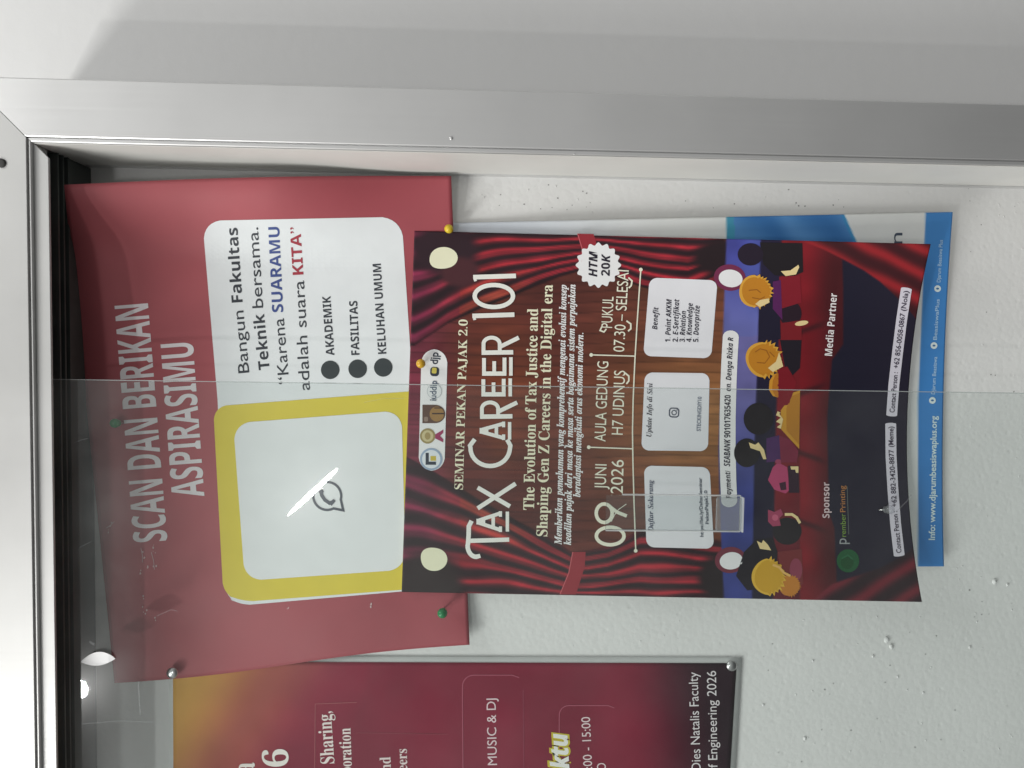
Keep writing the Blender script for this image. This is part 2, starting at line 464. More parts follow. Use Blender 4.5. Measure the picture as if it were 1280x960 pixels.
class Art:
    """printed shapes on one sheet of paper; x, y are read off the photo and land on the curved sheet"""
    def __init__(self, depth, step=14):
        self.depth = depth; self.step = step
        self.v, self.f, self.c = [], [], []
    def put(self, pts, faces, col, layer):
        pts = np.asarray(pts, float)
        y = self.depth(pts[:, 0], pts[:, 1]) - layer * LAYER
        q = P(pts[:, 0], pts[:, 1], y)
        k = sum(len(a) for a in self.v)
        self.v.append(q); self.c.append(np.tile(col, (len(q), 1)))
        self.f += [tuple(i + k for i in f) for f in faces]
    def poly(self, pts, col, layer=1.0):
        col = C(col)
        tris = tessellate_polygon([[Vector((p[0], p[1], 0)) for p in pts]])
        P2 = [tuple(p) for p in pts]
        stack = [tuple(P2[i] for i in t) for t in tris]
        vs, fs = [], []
        lim = self.step
        while stack:
            t = stack.pop()
            d = [math.dist(t[i], t[(i + 1) % 3]) for i in range(3)]
            i = max(range(3), key=lambda j: d[j])
            if d[i] > lim:
                a, b, c = t[i], t[(i + 1) % 3], t[(i + 2) % 3]
                m_ = ((a[0] + b[0]) / 2, (a[1] + b[1]) / 2)
                stack += [(a, m_, c), (m_, b, c)]
            else:
                # keep the face turned to the viewer
                area2 = (t[1][0] - t[0][0]) * (t[2][1] - t[0][1]) - (t[2][0] - t[0][0]) * (t[1][1] - t[0][1])
                k = len(vs); vs += list(t); fs.append((k, k + 1, k + 2) if area2 < 0 else (k, k + 2, k + 1))
        self.put(vs, fs, col, layer)
    def ell(self, cx, cy, rx, ry, col, layer=1.0, rot=0, n=28, a0=0, a1=360):
        pts = []
        full = abs(a1 - a0) >= 360
        for i in range(n if full else n + 1):
            a = math.radians(a0 + (a1 - a0) * i / n)
            x, y = rx * math.cos(a), ry * math.sin(a)
            r_ = math.radians(rot)
            pts.append((cx + x * math.cos(r_) - y * math.sin(r_), cy + x * math.sin(r_) + y * math.cos(r_)))
        self.poly(pts, col, layer)
    def rr(self, corners, rad, col, layer=1.0, n=6, rads=None):
        """quad with rounded corners"""
        self.poly(round_quad(corners, rad, n, rads), col, layer)
    def line(self, pts, wd, col, layer=1.0, closed=False):
        pts = [np.array(p, float) for p in pts]
        n = len(pts); L, R = [], []
        for i in range(n):
            if closed:
                a, b = pts[i - 1], pts[(i + 1) % n]
                d1 = pts[i] - a; d2 = b - pts[i]
            else:
                d1 = pts[i] - pts[i - 1] if i else pts[1] - pts[0]
                d2 = pts[i + 1] - pts[i] if i < n - 1 else d1
            d1 = d1 / (np.linalg.norm(d1) + 1e-9); d2 = d2 / (np.linalg.norm(d2) + 1e-9)
            t = d1 + d2; t = t / (np.linalg.norm(t) + 1e-9)
            nn = np.array([-t[1], t[0]])
            k = 1 / max(0.45, abs(nn @ np.array([-d1[1], d1[0]])))
            L.append(pts[i] + nn * wd / 2 * k); R.append(pts[i] - nn * wd / 2 * k)
        vs, fs = [], []
        m_ = n if closed else n - 1
        for i in range(m_):
            j = (i + 1) % n
            k = len(vs)
            vs += [L[i], L[j], R[j], R[i]]
            fs.append((k, k + 1, k + 2, k + 3))
        self.put(np.array(vs), fs, C(col), layer)
    def text(self, s, p0, p1, h, col, layer=1.0, bold=0.0, style=None, shear=0.0, cap=None):
        if style: s = uni(s, style)
        v, f = glyphs(s, bold)
        v = v.copy()
        v[:, 0] += shear * v[:, 1]
        capv, _ = glyphs(uni("H", style) if style else "H", 0.0)
        ch = cap or (capv[:, 1].max() - capv[:, 1].min())
        x0, x1 = v[:, 0].min(), v[:, 0].max()
        p0 = np.array(p0, float); p1 = np.array(p1, float)
        d = p1 - p0
        u = d / np.linalg.norm(d)
        up = np.array([u[1], -u[0]])
        pts = p0 + np.outer((v[:, 0] - x0) / (x1 - x0), d) + np.outer(v[:, 1] * h / ch, up)
        self.put(pts, f, C(col), layer)
    def build(self, name, parent, mat="print"):
        return mesh_obj(name, np.concatenate(self.v).tolist(), self.f, M[mat], parent, np.concatenate(self.c))

def round_quad(corners, rad, n=6, rads=None):
    pts = []
    k = len(corners)
    for i in range(k):
        a, b, c = np.array(corners[i - 1], float), np.array(corners[i], float), np.array(corners[(i + 1) % k], float)
        r_ = rads[i] if rads else rad
        if r_ <= 0: pts.append(tuple(b)); continue
        d1 = (a - b) / np.linalg.norm(a - b); d2 = (c - b) / np.linalg.norm(c - b)
        p, q = b + d1 * r_, b + d2 * r_
        for j in range(n + 1):
            t = j / n
            pts.append(tuple((1 - t) ** 2 * p + 2 * t * (1 - t) * (b * 0.72 + 0.14 * (p + q)) + t * t * q))
    return pts

def sheet(name, mapping, depth, colour, nu, nv, parent, mat="print", thick=0.00035, back=(225, 225, 225)):
    """a sheet of paper: printed front, white back, thin edge"""
    u = np.linspace(0, 1, nu + 1); v = np.linspace(0, 1, nv + 1)
    U, Vv = np.meshgrid(u, v)
    x, y = mapping(U, Vv)
    d = depth(x, y)
    front = P(x, y, d).reshape(-1, 3)
    backv = front + np.array([0, thick, 0])
    cf = np.minimum(lin(colour(x, y)) * GAIN, 0.86).reshape(-1, 3)
    cb = np.tile(C(back), (len(front), 1))
    N = len(front); W_ = nu + 1
    fs = []
    for j in range(nv):
        for i in range(nu):
            a = j * W_ + i
            fs.append((a, a + W_, a + W_ + 1, a + 1))
    bk = []
    # the back is the same grid, coarser wrapping is not needed
    for (a, b, c, d_) in fs: bk.append((a + N, d_ + N, c + N, b + N))
    rim = []
    for i in range(nu):
        rim.append((i, i + 1, i + 1 + N, i + N)); a = nv * W_ + i; rim.append((a + 1, a, a + N, a + 1 + N))
    for j in range(nv):
        a = j * W_; rim.append((a + W_, a, a + N, a + W_ + N)); a = j * W_ + nu; rim.append((a, a + W_, a + W_ + N, a + N))
    return mesh_obj(name, np.concatenate([front, backv]).tolist(), fs + bk + rim, M[mat], parent, np.concatenate([cf, cb]), smooth=True)

def bilinear(tl, tr, br, bl):
    def f(U, W):
        x = tl[0] * (1 - U) * (1 - W) + tr[0] * U * (1 - W) + br[0] * U * W + bl[0] * (1 - U) * W
        y = tl[1] * (1 - U) * (1 - W) + tr[1] * U * (1 - W) + br[1] * U * W + bl[1] * (1 - U) * W
        return x, y
    return f

def lerp(a, b, t):
    t = np.asarray(t)[..., None]
    return np.asarray(a, float) * (1 - t) + np.asarray(b, float) * t

def smooth(a, b, x):
    t = np.clip((x - a) / (b - a), 0, 1)
    return t * t * (3 - 2 * t)

def mixc(c, col, k):
    k = np.clip(np.asarray(k, float), 0, 1)[..., None]
    return c * (1 - k) + np.asarray(col, float) * k

def vnoise(x, y, s, seed=0):
    """smooth value noise"""
    g = np.random.default_rng(seed).random((64, 64))
    X = x / s; Y = y / s
    xi = np.floor(X).astype(int); yi = np.floor(Y).astype(int)
    fx = X - xi; fy_ = Y - yi
    fx = fx * fx * (3 - 2 * fx); fy_ = fy_ * fy_ * (3 - 2 * fy_)
    q = lambda i, j: g[(xi + i) % 64, (yi + j) % 64]
    return (q(0, 0) * (1 - fx) + q(1, 0) * fx) * (1 - fy_) + (q(0, 1) * (1 - fx) + q(1, 1) * fx) * fy_

CREAM = (240, 230, 208)
POSTERS = "posters pinned inside the notice case"

# ================================================================== 1. crimson event poster (bottom of the photo, real left)
d_event = lambda x, y: 0.0755 + 0 * x
ev = empty("event_poster", V(570, 990, 0.0755), "crimson and gold poster in a white edged sleeve, cut off by the photo's lower edge", "poster", POSTERS)
def ev_col(x, y):
    t = smooth(215, 470, x + (y - 830) * 0.55)
    c = lerp((206, 158, 78), (160, 84, 74), smooth(0, 0.55, t))
    c = np.where((t > 0.5)[..., None], lerp((160, 84, 74), (124, 36, 56), smooth(0.5, 1, t)), c)
    c = lerp((0, 0, 0), c, np.ones_like(x))
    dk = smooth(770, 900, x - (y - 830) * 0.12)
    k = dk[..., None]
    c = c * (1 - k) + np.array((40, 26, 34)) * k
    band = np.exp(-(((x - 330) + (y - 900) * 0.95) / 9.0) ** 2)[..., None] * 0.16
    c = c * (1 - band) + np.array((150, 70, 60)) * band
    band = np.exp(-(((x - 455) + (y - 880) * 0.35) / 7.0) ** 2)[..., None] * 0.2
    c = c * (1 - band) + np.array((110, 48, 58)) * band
    return c * (0.94 + 0.12 * vnoise(x, y, 45, 3))[..., None]
# white edged sleeve around the print
def ev_map(l, t, r_, b):
    return bilinear((l, t), (r_, t + 2), (r_ - 24, b), (l + 2, b))
sheet("sleeve", ev_map(211, 820, 928, 1230), lambda x, y: 0.0765 + 0 * x, lambda x, y: lerp((222, 224, 222), (222, 224, 222), 0 * x), 40, 24, ev, "gloss")
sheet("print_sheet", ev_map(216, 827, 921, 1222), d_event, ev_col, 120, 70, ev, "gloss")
a = Art(d_event)
for (s, p0, p1, h, st, bold, col) in (
    ("2026", (363, 1035), (360, 936), 31, 'x', 0.0, (232, 222, 215)),
    ("a", (318, 967), (318, 953), 28, 'serif', 0.0, (232, 220, 214)),
    ("Sharing,", (418, 954), (413.5, 889), 17, 'x', 0.0, (228, 214, 210)),
    ("Collaboration", (441, 1002), (438, 910), 14.5, 'x', 0.0, (228, 214, 210)),
    ("and", (489, 972), (488, 946), 13.5, 'x', 0.0, (222, 206, 204)),
    ("Engineers", (510, 1004), (508.5, 936), 13, 'x', 0.0, (222, 206, 204)),
    ("LIVE MUSIC & DJ", (622, 992), (619.5, 873), 11.5, None, 0.0, (224, 200, 204)),
    ("08:00 - 15:00", (741, 976), (737.5, 896), 11, None, 0.0, (228, 206, 208)),
    ("O", (757.5, 963), (757, 953.5), 11, None, 0.0, (228, 206, 208)),
    ("Dies Natalis Faculty", (876, 963), (872, 840), 11.5, None, 0.0, (222, 216, 218)),
    ("of Engineering 2026", (897, 968), (895, 838.5), 11.5, None, 0.0, (222, 216, 218))):
    al = Art(d_event)
    al.text(s, p0, p1, h, col, 1.2, bold, 'serif' if st == 'x' else st)
    al.build("lettering", ev, "gloss")
# box outlines
a.line([(579, 1000), (578, 870)] + [(578 + 14 * (1 - math.cos(t)), 858 - 14 * math.sin(t) + 0) for t in np.linspace(0.2, 1.57, 6)] + [(640, 844), (649, 847)], 1.0, (168, 88, 106), 1.1)
a.line([(654, 862), (655, 1000)], 0.8, (140, 62, 82), 1.1)
a.line([(699, 1000), (699, 900)] + [(699 + 12 * (1 - math.cos(t)), 894 - 12 * math.sin(t)) for t in np.linspace(0.2, 1.57, 6)] + [(760, 882), (768, 885)], 1.0, (168, 88, 106), 1.1)
a.line([(393, 1000), (394, 880), (446, 878)], 0.6, (170, 100, 104), 1.1)
a.line([(446, 916), (560, 918)], 0.6, (140, 66, 78), 1.1)
a.build("box_outline", ev, "gloss")
a = Art(d_event)
a.text("Waktu", (714, 1002), (709, 914), 23, (196, 180, 60), 1.2, 0.075, 'sans_it')
a.text("Waktu", (713.5, 1000), (708.5, 916), 21.5, (238, 234, 222), 1.6, 0.02, 'sans_it')
a.build("heading", ev, "gloss")

# ================================================================== 2. blue poster behind the seminar poster
def d_blue(x, y):
    return 0.0745 - 0.006 * smooth(420, 270, y) * smooth(560, 760, x) - 0.004 * smooth(600, 720, y)
bl = empty("scholarship_poster", V(880, 490, 0.075), "white and blue poster with a web address band, mostly hidden behind the TAX CAREER poster", "poster", POSTERS)
def bl_map(U, W):
    x, y = bilinear((545, 279), (1191, 265), (1180, 708), (540, 712))(U, W)
    return x - 6 * (1 - (2 * W - 1) ** 2) * U, y
def bl_col(x, y):
    c = lerp((206, 212, 220), (220, 222, 220), smooth(600, 860, x))
    xb = 908 + 0 * x
    xe = 1052 + (y - 265) * 0.45
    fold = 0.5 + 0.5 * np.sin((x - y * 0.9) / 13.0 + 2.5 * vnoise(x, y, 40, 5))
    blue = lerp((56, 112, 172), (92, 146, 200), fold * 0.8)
    blue = np.where((x < 918)[..., None], np.array((70, 150, 180.0)), blue)
    sf = lambda d: smooth(-1.3, 1.3, d)
    c = mixc(c, blue, sf(x - xb) * sf(xe - x) * (y < 420))
    c = mixc(c, (60, 140, 190), sf(2.0 - np.abs(x - xe)) * (y < 420))
    c = mixc(c, lerp((70, 134, 198), (60, 126, 192), smooth(265, 700, y)), sf(x - np.interp(y, [265, 400, 500, 708], [1157, 1152, 1147.5, 1147.5])))
    return c
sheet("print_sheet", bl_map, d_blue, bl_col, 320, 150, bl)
a = Art(d_blue)
a.text("n", (1128, 305), (1128, 291), 15.5, (70, 80, 95), 1, 0.0)
a.build("lettering", bl)
a = Art(d_blue)
a.text("Info: www.djarumbeasiswaplus.org", (1168.5, 675), (1171, 520), 7.6, (205, 225, 238), 1, 0.02)
pale = (170, 202, 226)
for (s, c_, p0, p1) in (("Djarum Beasiswa", (1165.5, 500.5), (1168.5, 493), (1171.5, 446)), ("BeasiswaPlus", (1167.5, 432), (1171, 425), (1174.5, 374)),
                        ("Djarum Beasiswa Plus", (1172, 360.8), (1175.5, 353), (1178.5, 300))):
    a.text(s, p0, p1, 4.6, pale, 1, 0.01)
    a.ell(c_[0], c_[1], 4.2, 4.2, (214, 228, 236), 1)
    a.ell(c_[0], c_[1], 1.8, 1.2, (60, 110, 160), 1.5)
a.build("lettering", bl)

# ================================================================== 3. dusty red "scan" poster
def d_scan(x, y):
    r_ = np.sqrt((x - 84) ** 2 + (y - 236) ** 2)
    a_ = 0.026 * np.clip(1 - r_ / 330, 0, 1) ** 2
    b_ = 0.008 * np.clip(1 - np.sqrt((x - 565) ** 2 + (y - 222) ** 2) / 130, 0, 1) ** 2
    c_ = 0.006 * np.clip(1 - np.sqrt((x - 587) ** 2 + (y - 806) ** 2) / 120, 0, 1) ** 2
    e_ = 0.006 * smooth(260, 110, x)
    f_ = 0.034 * smooth(340, 222, y) * (1 - 0.8 * smooth(330, 560, x))
    return 0.0735 - np.sqrt(a_ * a_ + f_ * f_) - b_ - c_ - e_
sn = empty("feedback_poster", V(340, 520, 0.0735), "dusty red poster headed SCAN DAN BERIKAN ASPIRASIMU with a large yellow framed square", "poster", POSTERS)
def sn_map(U, W):
    x, y = bilinear((80, 231), (564, 220), (587, 806), (143, 854))(U, W)
    y = y - 4 * np.sin(U * math.pi) * (1 - W) + 3.0 * np.sin(U * math.pi * 2) * W
    return x, y
def sn_col(x, y):
    c = lerp((166, 86, 92), (154, 72, 80), smooth(200, 560, x))
    return c * (0.97 + 0.06 * vnoise(x, y, 60, 9))[..., None]
sheet("print_sheet", sn_map, d_scan, sn_col, 90, 110, sn)
a = Art(d_scan, 8)
TX = (226, 220, 222)
a.text("SCAN DAN BERIKAN", (209, 675.5), (185, 379), 42, TX, 1, 0.0, 'sans')
a.text("ASPIRASIMU", (255.5, 620), (241, 427.5), 40.5, TX, 1, 0.0, 'sans')
a.build("heading", sn)
a = Art(d_scan, 8)
a.rr([(253, 276), (502, 271), (517, 500), (517, 738), (299, 757), (281, 744), (272, 500)], 16, (222, 226, 230), 1, rads=[22, 24, 0, 4, 14, 14, 0])
pan = a.build("white_panel", sn)
a = Art(d_scan, 8)
a.rr([(266.5, 508), (515.5, 489), (513, 736.5), (301, 752.5), (279, 741)], 14, (214, 196, 70), 2, rads=[16, 0, 0, 16, 12])
a.build("yellow_frame", sn)
a = Art(d_scan, 8)
a.rr([(291.5, 529), (502, 513), (507, 712), (306, 726)], 20, (224, 228, 232), 3)
a.build("white_square", sn)
# green messenger emblem of the centre (the code itself is left out)
a = Art(d_scan, 8)
th = [math.radians(t) for t in range(20, 340, 12)]
ring = [(409 + 17.5 * math.cos(t + 0.75), 620 + 17.5 * math.sin(t + 0.75)) for t in th]
a.line(ring + [(429, 638)], 3.0, (72, 78, 88), 4, closed=True)
a.line([(401.5, 613), (402, 619), (406, 625), (412, 629), (417, 627)], 4.4, (72, 78, 88), 4.2)
a.line([(399, 616), (404, 613)], 4.0, (72, 78, 88), 4.4)
a.line([(413, 631), (418, 625)], 4.0, (72, 78, 88), 4.6)
a.build("emblem", sn)
a = Art(d_scan, 8)
DK = (58, 62, 68)
a.text("Bangun", (311.5, 465.5), (304.2, 388), 13.6, DK, 2)
a.text("Fakultas", (303.2, 377.5), (296.8, 284.5), 13.6, DK, 2, 0.0, 'sans')
a.text("Teknik", (337, 461.5), (330, 392), 13.6, DK, 2, 0.0, 'sans')
a.text("bersama.", (329, 384.5), (322.5, 284), 13.6, DK, 2)
a.text("“Karena", (361.5, 479.5), (354.8, 397.5), 13.6, DK, 2)
a.text("SUARAMU", (354, 390), (349, 283.5), 13.8, (66, 82, 138), 2, 0.0, 'sans')
a.text("adalah suara", (387.5, 487.5), (380, 350.5), 13.6, DK, 2)
a.text("KITA”", (379.3, 343), (375.5, 283.5), 13.4, (160, 56, 68), 2, 0.0, 'sans')
a.text("AKADEMIK", (418, 444), (413, 370), 10.4, DK, 2, 0.0, 'sans')
a.text("FASILITAS", (449.3, 443.5), (446.5, 376), 10.2, DK, 2, 0.0, 'sans')
a.text("KELUHAN UMUM", (483, 442), (476, 329.5), 10.4, DK, 2, 0.0, 'sans')
a.build("lettering", pan)
for (x, y) in ((412.7, 462.3), (447, 461), (479, 459.3)):
    a = Art(d_scan, 8); a.ell(x, y, 11.6, 11.6, (60, 66, 68), 2); a.build("bullet", pan)
# flaked off print
a = Art(d_scan, 8)
for (x, y) in ((177, 716), (184, 709), (193, 709), (180, 694), (192, 690), (190, 684), (181, 760), (179, 768), (181, 749), (192, 772), (140, 656), (138, 664), (362, 763), (462, 752), (465, 758)):
    for k in range(2):
        ox, oy, q = random.uniform(-3, 3), random.uniform(-4, 4), random.uniform(0.5, 1.3)
        a.poly([(x + ox + q * random.uniform(0.6, 1.3) * math.cos(t), y + oy + 1.5 * q * random.uniform(0.5, 1.3) * math.sin(t)) for t in np.linspace(0, 5.4, 6)], (206, 180, 180), 1.2 + 0.3 * k)
for (x0, y0, x1, y1) in ((176, 685, 178, 703), (189, 690, 193, 712), (133, 660, 143, 652)):
    a.line([(x0, y0), ((x0 + x1) / 2 + 1, (y0 + y1) / 2), (x1, y1)], 0.7, (196, 168, 172), 1.2)
tag(a.build("scuffs", sn), kind="stuff")

# ================================================================== 4. seminar poster, in front of the others
def d_sem(x, y):
    u = np.clip((x - 515) / 640.0, 0, 1)
    v = (y - 292 - (x - 515) * 0.022) / 452.0
    q = np.clip(2 * v - 1, -1.2, 1.2)
    lift = np.where(q < 0, 0.030, 0.026) * q * q * u ** 1.5
    return 0.0685 - lift + 0.001 * u
sm = empty("seminar_poster", V(835, 520, 0.0685), "dark red curtain poster headed TAX CAREER 101, its lower corners curling off the board", "poster", POSTERS)
def sm_map(U, W):
    x, y = bilinear((518, 288.5), (1163.5, 305), (1152.5, 752.5), (502, 740))(U, W)
    return x - 24 * (1 - (2 * W - 1) ** 2) * U ** 1.5, y
def sm_col(x, y):
    soft = lambda d: smooth(-1.4, 1.4, d)             # one edge of a printed shape, slightly soft
    t = np.clip((x - 600) / 250, 0, 1)
    g = np.exp(-((y - 530) / 105.0) ** 2)
    # wooden back wall
    yy = (y + 3 * np.sin(x / 60)) / 13.0
    plank = np.floor(yy)
    tint = (np.sin(plank * 12.9898) * 43758.5453) % 1.0
    c = lerp((84, 36, 34), (146, 100, 60), (t ** 1.4) * (0.35 + 0.65 * g))
    c = lerp((112, 44, 60), c, smooth(520, 590, x))
    c = c + (np.exp(-((x - 615) / 45.0) ** 2 - ((y - 480) / 110.0) ** 2) * (0.6 + 0.8 * vnoise(x, y, 30, 4)))[..., None] * np.array((32, 22, 2.0))
    c = c * (0.88 + 0.2 * tint)[..., None]
    ln = smooth(0.38, 0.5, np.abs(yy % 1 - 0.5))
    c = c * (1 - 0.2 * ln)[..., None]
    c = c * (0.90 + 0.2 * vnoise(x, y * 6, 26, 11))[..., None]
    # curtains gathered at both sides
    ye = 288.5 + (x - 518) * 0.0255
    yb = 740 + (x - 502) * 0.0192
    yin = np.interp(x, [518, 560, 600, 640, 670, 700, 720, 735, 755, 800, 860, 900], [432, 404, 386, 370, 358, 346, 340, 336, 341, 358, 374, 352])
    yib = np.interp(x, [503, 540, 570, 600, 640, 680, 700, 715, 735, 760, 800, 860, 900], [568, 588, 606, 625, 647, 668, 680, 690, 688, 682, 662, 668, 676])
    for (d, wd, sd) in ((yin - y, yin - ye, 0), (y - yib, yb - yib, 1)):
        tt = 1 - d / wd
        ph = tt * 5.4 + 0.55 * vnoise(tt * 40, x, 90, 20 + sd) + 0.35 * vnoise(x * 0.35, tt * 90, 17, 26 + sd) + 0.3 * sd
        s = 0.5 + 0.5 * np.sin(2 * math.pi * ph)
        s2 = 0.5 + 0.5 * np.sin(2 * math.pi * (ph * 2.37 + 0.3))
        s = np.clip(s ** 1.25 * (0.66 + 0.5 * s2), 0, 1)
        hot = lerp((168, 40, 52), (190, 92, 60), np.clip((tt - 0.45) * 1.6, 0, 1) * smooth(690, 620, x) * smooth(540, 600, x))
        hot = np.where((x < 575)[..., None], lerp((136, 42, 74), (160, 48, 62), smooth(520, 575, x)), hot)
        cc = np.array((36, 19, 26.0)) * (1 - s[..., None]) + hot * s[..., None]
        cc = cc * (0.85 + 0.3 * vnoise(x * 0.4, y, 9, 30 + sd))[..., None]
        cc = cc * (0.5 + 0.5 * smooth(0.0, 0.07, 1 - tt))[..., None]
        c = mixc(c, cc, soft(d) * soft(905 - x))
    # dark corners behind the stage lamps
    for (cx, cy, rx, ry, col) in ((556, 312, 44, 34, (44, 25, 34)), (535, 735, 46, 48, (40, 29, 30)), (575, 340, 26, 20, (70, 34, 40)), (905, 322, 42, 24, (34, 21, 26)), (905, 722, 34, 32, (32, 23, 26))):
        c = mixc(c, col, smooth(1.15, 0.7, np.sqrt(((x - cx) / rx) ** 2 + ((y - cy) / ry) ** 2)))
    # hall floor in front of the stage
    xs = np.interp(y, [300, 440, 560, 640, 752], [908, 903, 898, 900, 905])
    xe = np.interp(y, [300, 440, 560, 752], [951, 947, 943, 940])
    blue = lerp((66, 70, 148), (98, 102, 164), smooth(300, 420, y))
    b2 = lerp((112, 108, 168), (56, 66, 134), smooth(470, 650, y))
    blue = np.where((y > 420)[..., None], b2 * 0.95, blue)
    blue = mixc(blue, (74, 88, 160), smooth(410, 360, y) * smooth(925, 940, x) * 0.5)
    c = mixc(c, blue * (0.9 + 0.2 * vnoise(x, y, 18, 40))[..., None], soft(x - xs))
    c = mixc(c, lerp((34, 28, 54), (26, 24, 44), smooth(300, 700, y)), soft(x - xe))
    red = lerp((118, 25, 34), (92, 23, 30), smooth(975, 1030, x))
    red = red * lerp((1, 1, 1), (0.78, 0.95, 1.05), smooth(560, 740, y)) * (0.9 + 0.2 * vnoise(x, y, 15, 44))[..., None]
    c = mixc(c, red, soft(x - xe - 26))
    c = mixc(c, lerp((120, 22, 32), (70, 20, 26), smooth(1002, 1046, x)) * (0.9 + 0.2 * vnoise(x, y, 24, 45))[..., None], soft(x - 1000))
    seat = np.zeros_like(x)
    for yc in (415, 492, 566, 652):
        seat = np.maximum(seat, np.exp(-((y - yc - (x - 1000) * 0.35 * np.sign(yc - 530)) / 4.0) ** 2))
    c = mixc(c, (48, 18, 24), seat * smooth(992, 1000, x) * smooth(1040, 1020, x) * 0.7)
    xn = np.interp(y, [300, 360, 430, 450, 520, 640, 660, 752], [1052, 1054, 1054, 1040, 1034, 1036, 1043, 1047])
    c = mixc(c, lerp((26, 24, 42), (33, 29, 45), smooth(1040, 1140, x)), soft(x - xn))
    # front curtain corners
    yl = np.interp(x, [1000, 1030, 1050, 1080, 1100, 1130, 1163], [300, 312, 322, 338, 352, 380, 420])
    s = 0.5 + 0.5 * np.sin((y - x * 0.52 + 5 * vnoise(x, y, 30, 50)) / 5.2)
    c = mixc(c, lerp((60, 21, 27), (146, 34, 40), s ** 1.5), soft(yl - y) * soft(x - 1003))
    yl = np.interp(x, [1000, 1040, 1070, 1100, 1130, 1152], [765, 730, 720, 710, 694, 676])
    s = 0.5 + 0.5 * np.sin((y + x * 0.62 + 5 * vnoise(x, y, 30, 51)) / 5.6)
    c = mixc(c, lerp((40, 23, 30), (112, 34, 46), s ** 1.5), soft(y - yl) * soft(x - 1005))
    return np.clip(c, 0, 255)
sheet("print_sheet", sm_map, d_sem, sm_col, 360, 250, sm)

# tie bands of the curtains and stage lamps
for pts in ([(722, 292), (742, 292.5), (746, 306), (738, 334), (726, 338), (728, 312)], [(716, 690), (732, 690), (731, 708), (720, 743), (700, 743), (711, 716)]):
    a = Art(d_sem); a.poly(pts, (142, 40, 50), 0.5)
    a.line([pts[0], pts[5], pts[4]], 1.2, (190, 90, 96), 0.9)
    a.build("curtain_tie", sm)
for (x, y, rx, ry, rot, rim) in ((555, 322, 17.5, 13.5, -25, None), (543, 699.5, 16.5, 14.5, 30, None), (913.3, 348, 15, 11, 8, (112, 42, 74)), (914, 701, 14.5, 10.8, -8, (110, 48, 62))):
    a = Art(d_sem)
    if rim: a.ell(x - 1, y - 1, rx + 5, ry + 5.5, rim, 0.5, rot)
    if rim is None:
        cx_, sy_ = (-1, 1) if y < 500 else (-1, -1)
        p = []
        for t in np.linspace(0, 2 * math.pi, 33)[:-1]:
            ca, sa = math.cos(t), math.sin(t)
            k = 1 + 0.16 * max(0, (ca * cx_ + sa * sy_) / 1.414) ** 6 - 0.03 * max(0, -(ca * cx_ + sa * sy_) / 1.414)
            p.append((x + rx * k * ca, y + ry * k * sa))
        a.poly(p, (232, 226, 196), 1)
    else: a.ell(x, y, rx, ry, (226, 226, 228), 1, rot)
    a.build("stage_lamp", sm)

# --- heading TAX CAREER 101 drawn stroke by stroke
a = Art(d_sem)
TC = (240, 232, 220)
S_ = 5.4
def st(pts, w_=S_, closed=False, lay=[1.0]):
    lay[0] += 0.06
    a.line(pts, w_, TC, lay[0], closed)
def arc(cx, cy, rx, ry, a0, a1, n=22):
    return [(cx + rx * math.cos(math.radians(t)), cy + ry * math.sin(math.radians(t))) for t in np.linspace(a0, a1, n)]
# T with its swash
st([(588, 676), (636.5, 674.5)])
st([(589.5, 651), (586, 658), (585.8, 668), (585, 680)] + arc(595, 682, 10.5, 14, 180, 75, 10) + [(598.5, 698)], 5.6)
# A
def small_a(y0, y1, xt, xb, xu):
    ym = (y0 + y1) / 2
    st([(xb, y1 - 1.5), (xt, ym + 1.2)], 4.6); st([(xb, y0 + 1.5), (xt, ym - 1.2)], 4.6)
    st([(xb - 9, y0 + 3), (xb - 9, y1 - 3)], 4.4)
    st([(xt - 2, ym), (xt + 9, ym)], 7.0)
    st([(xb, y0 - 1), (xb, y0 + 6)], 4); st([(xb, y1 + 1), (xb, y1 - 6)], 4)
    st([(xu, y0 - 0.5), (xu, y1 + 0.5)], 4.2)
small_a(640, 664, 597.5, 625.5, 634.2)
st([(597, 609.5), (637.5, 633)], 5.4); st([(597, 635.5), (644.5, 604.5)], 5.4)
st(arc(612.7, 555, 24, 27.5, -126, -360 + 126 + 10, 4)[:0] + [(593.5, 549), (587.5, 557)] + arc(612.7, 560, 24.6, 22.5, 190, 0, 22)[1:-1] + [(638, 557), (634, 549.5)], 5.4)
small_a(528, 549, 601.5, 629.5, 637)
def big_r(y0, y1, xt, xb, xleg):
    st([(xt, y1 - 2.6), (xb, y1 - 3.2)], 5.6)
    st([(xt + 2.4, y1 - 3), (xt + 2.4, y0 + 8)] + arc(xt + 12.5, y0 + 9, 10.2, 8, 190, 350, 12)[0:] + [(xt + 22.8, y1 - 3)], 4.8)
    st([(xt + 22, y0 + 13), (xleg, y0 + 1)], 5.2)
big_r(502, 523.5, 600, 640.5, 646.5)
def small_e(y0, y1, xt, xb, xu):
    st([(xt, y1 - 2.6), (xb, y1 - 2.6)], 5.4)
    st([(xt + 2.4, y1 - 2), (xt + 2.4, y0 + 0.5)], 4.8)
    st([((xt + xb) / 2, y1 - 2), ((xt + xb) / 2, y0 + 4.5)], 4.6)
    st([(xb - 2.4, y1 - 2), (xb - 2.4, y0)], 4.8)
    st([(xu, y0 - 0.5), (xu, y1)], 4.4)
small_e(473.5, 495.5, 601.8, 632, 637.8)
small_e(447, 469.6, 602.6, 633, 638.6)
big_r(421, 443.5, 602, 641.5, 648.5)
st([(590.5, 395), (643, 393.3)], 5.8); st([(593.5, 400), (592, 394)], 3.6)
st(arc(617.3, 370, 24, 13.8, 0, 345, 30), 5.4, True)
st([(591.5, 346.5), (645, 344.8)], 5.8); st([(594.5, 351.5), (593, 346)], 3.6)
a.build("heading", sm)

